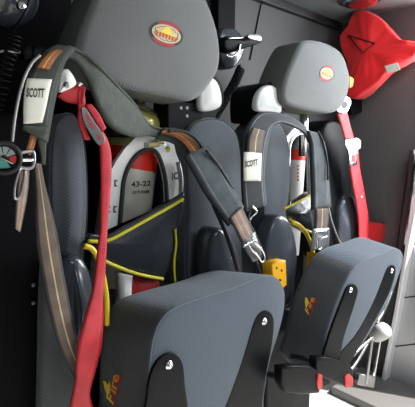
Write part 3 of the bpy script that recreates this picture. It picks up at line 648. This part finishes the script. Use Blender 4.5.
def buckle(outline, val, rd, label, stalk):
    t = thing('belt_buckle', on(outline[0][0], outline[0][1] + 20, val), label, 'belt buckle', 'seat belt buckles under the farther seat')
    pillow('buckle_body', outline, val, .022, M['satin'], t, rf=.004, rb=.004, dome=.001, smooth=0)
    pillow('release_button', rd, val - .004, .012, M['redp'], t, rf=.002, rb=.002, dome=.0005, smooth=0)
    tube('stalk', stalk, .008, M['rubber'], t)
    return t
buckle([(282, 368), (296, 366), (312, 367), (318, 371), (321.5, 379), (321.5, 388), (319, 393.5), (302, 395), (287, 393), (282, 384)], .50, [(318.5, 374), (322.5, 375), (323, 386), (319.5, 391), (317.5, 384)], 'black seat belt buckle with red end, the left of the two by the floor', [(286, 379, .51), (276, 376, .53), (266, 374, .56)])
buckle([(317, 358), (327, 357.5), (340, 361), (351, 365), (353.5, 371), (353, 384), (346, 387), (333, 382), (319, 375), (316, 367)], .515, [(345, 376), (350, 374), (353.5, 378), (353, 386), (347, 388)], 'black seat belt buckle with red end, the right one under the farther cushion', [(320, 368, .525), (308, 360, .55), (296, 357, .60), (290, 357, .66)])

# ------------------------------------------------------------------ wall equipment
# headset hook and radio handset on the wall
hs = thing('handset_holder', on(235, 60, 1.0), 'black handset in a bracket on the grey wall between the headrests', 'handset')
box('mount_plate', tuple(on(218, 50, 1.02)), tuple(on(236, -8, 1.02) + Vector((0, .036, 0))), M['black'], hs, bev=.005) 
pillow('cradle', [(218, 42), (232, 34), (244, 37), (242, 47), (236, 56), (226, 60), (218, 56)], .97, .05, M['gloss'], hs, rf=.008, rb=.01, dome=.006)
pillow('handle', [(226, 36), (240, 37), (256, 34), (262, 36), (263, 41), (258, 44), (246, 48), (238, 51), (226, 50)], .93, .035, M['satin'], hs, rf=.008, rb=.008, dome=.004)
pillow('handset_body', [(221, 30), (232, 27), (242, 34), (246, 46), (243, 58), (234, 68), (225, 66), (220, 50)], .955, .05, M['gloss'], hs, rf=.01, rb=.01, dome=.006)
tube('chrome_ring', [(240, 44, .925), (239, 50, .925), (235, 55, .925), (230, 57, .925), (226, 55, .925)], .004, M['chrome'], hs)
tube('chrome_trim', [(228, 38.5, .925), (244, 37.5, .925)], .003, M['chrome'], hs)
pillow('end_cap', [(249, 34.5), (258, 34), (262, 37), (261, 41), (256, 40), (249, 38)], .925, .01, M['steel'], hs, rf=.002, rb=.002, dome=.001)
cdp = [on(x, y, .99) for x, y in [(241, 68), (236, 80), (229, 93), (221, 106), (214, 118)]]
tag(coil('coiled_cord', cdp, 24, .013, .0034, M['rubber']), 'black coiled cord hanging on the grey wall below the handset', 'cord', 'coiled cords')
tag(coil('coiled_cord', [on(x, y, .74) for x, y in [(15, 34), (13, 46), (8, 60), (4, 76), (0, 95), (-4, 110)]], 15, .0095, .0016, M['satin']), 'black coiled cord hanging at the upper left corner beside the lamp', 'cord', 'coiled cords')
tag(tube('thin_cable', [(30, -6, .70), (28, 6, .70), (22, 18, .70), (15, 27, .72), (13, 34, .74)], .0022, M['satin']), 'thin grey cable looping past the dark dome at top left', 'cable')
# glossy dome lamp at upper left
dl = thing('dome_lamp', on(5, 0, .80), 'glossy black dome housing with a chrome screw in the top left corner', 'lamp')
lathe('dome', on(2, -8, .80), (CAM - on(2, -8, .80)), [(.060, -.03), (.060, 0), (.055, .018), (.043, .034), (.024, .044), (.0, .048)], M['gloss'], dl, seg=40)
bolt(on(21, 6, .745), tuple((CAM - on(21, 6, .745)).normalized()), .0062, M['chrome'], dl, 'screw')
gr = thing('grab_rail', on(20, 52, .78), 'thin dark horizontal rail with two clamps behind the label strap', 'rail')
tube('rail', [(-20, 50, .78), (22, 52.5, .78), (50, 53, .78)], .0028, M['steel'], gr)
for x0, x1 in ((24, 32.5), (34, 47)):
    pillow('clamp', [(x0, 47), (x1, 47), (x1, 58), (x0, 58)], .765, .03, M['satin'], gr, rf=.004, rb=.004, dome=.001, smooth=2)

# ceiling light and red bag
cl = thing('ceiling_light', on(362, 0, 1.0), 'silver ribbed light fitting at the top edge above the red bag', 'light')
c0 = on(361, 1.5, 1.50, 'X'); 
lathe('rim', (c0.x, c0.y, c0.z), (0, 0, 1), [(.075, .0), (.082, .004), (.084, .012), (.078, .022), (.06, .026)], M['steel'], cl, seg=40)
lathe('lens', (c0.x, c0.y, c0.z - .012), (0, 0, 1), [(.03, 0), (.055, .003), (.07, .012)], M['chrome'], cl, seg=24)
box('mount', (c0.x - .05, c0.y - .05, c0.z + .024), (c0.x + .05, c0.y + .05, ZC + .001), M['satin'], cl, bev=.004)
bg = tag(pillow('red_bag', [(352, 11), (358, 9), (366, 10), (380, 20), (390, 31), (398, 38.5), (410, 41), (420, 43), (416, 52), (410, 57), (398, 64), (386, 72), (379, 80), (368, 89), (356, 98), (346, 96), (347, 80), (346, 62), (339, 44), (339, 34), (347, 25)], 1.62, .08, M['red'], None, ax='X', rf=.010, rb=.02, dome=.010, wob=.012, n=120, smooth=2), 'bright red cloth bag hanging in the upper right corner beside the farther headrest', 'bag')
tri = [(348.5, 35.5), (375, 43.5), (363, 53)]
tp = [hit(x, y, bg, .002) for x, y in tri]
tw = []
for i in range(3):
    a, b = tri[i], tri[(i + 1) % 3]
    for k in range(8): 
        p = hit(a[0] + (b[0] - a[0]) * k / 8, a[1] + (b[1] - a[1]) * k / 8, bg, .002)
        if p is not None: tw.append(p)
tube_v('triangle_trim', tw + [tw[0]], .0022, M['ink'], bg)
pillow('bag_label', [(384.5, 66), (397.5, 62.5), (400, 69.5), (387.5, 73.5)], 1.60, .002, M['label'], bg, ax='X', rf=.0004, rb=.0004, dome=0, smooth=0)
tag(strip('bag_strap', [(346, 6, 353, 4, 1.03), (347, 16, 352, 15, 1.03), (346, 26, 352, 26, 1.03)], M['pad_plain'], None, .004, .001), 'short dark strap behind the top of the red bag', 'strap')
tag(pillow('yellow_tag', [(350, 76), (354, 79), (353, 86), (350, 88)], .84, .01, M['yellow'], None, rf=.001, rb=.001, dome=0, smooth=0), 'small yellow tag between the farther headrest and the red bag', 'tag')
tag(pillow('wall_bracket', [(351, 95), (362, 94), (364, 112), (352, 115)], .93, .05, M['satin'], None, rf=.004, rb=.004, dome=.001, smooth=0), 'small black bracket below the red bag', 'bracket')
tag(pillow('red_pouch', [(369, 223), (389, 226), (390, 240), (369, 240)], .80, .05, M['redp'], None, rf=.004, rb=.004, dome=.001, smooth=2), 'small red box behind the top of the farther folded cushion', 'box')
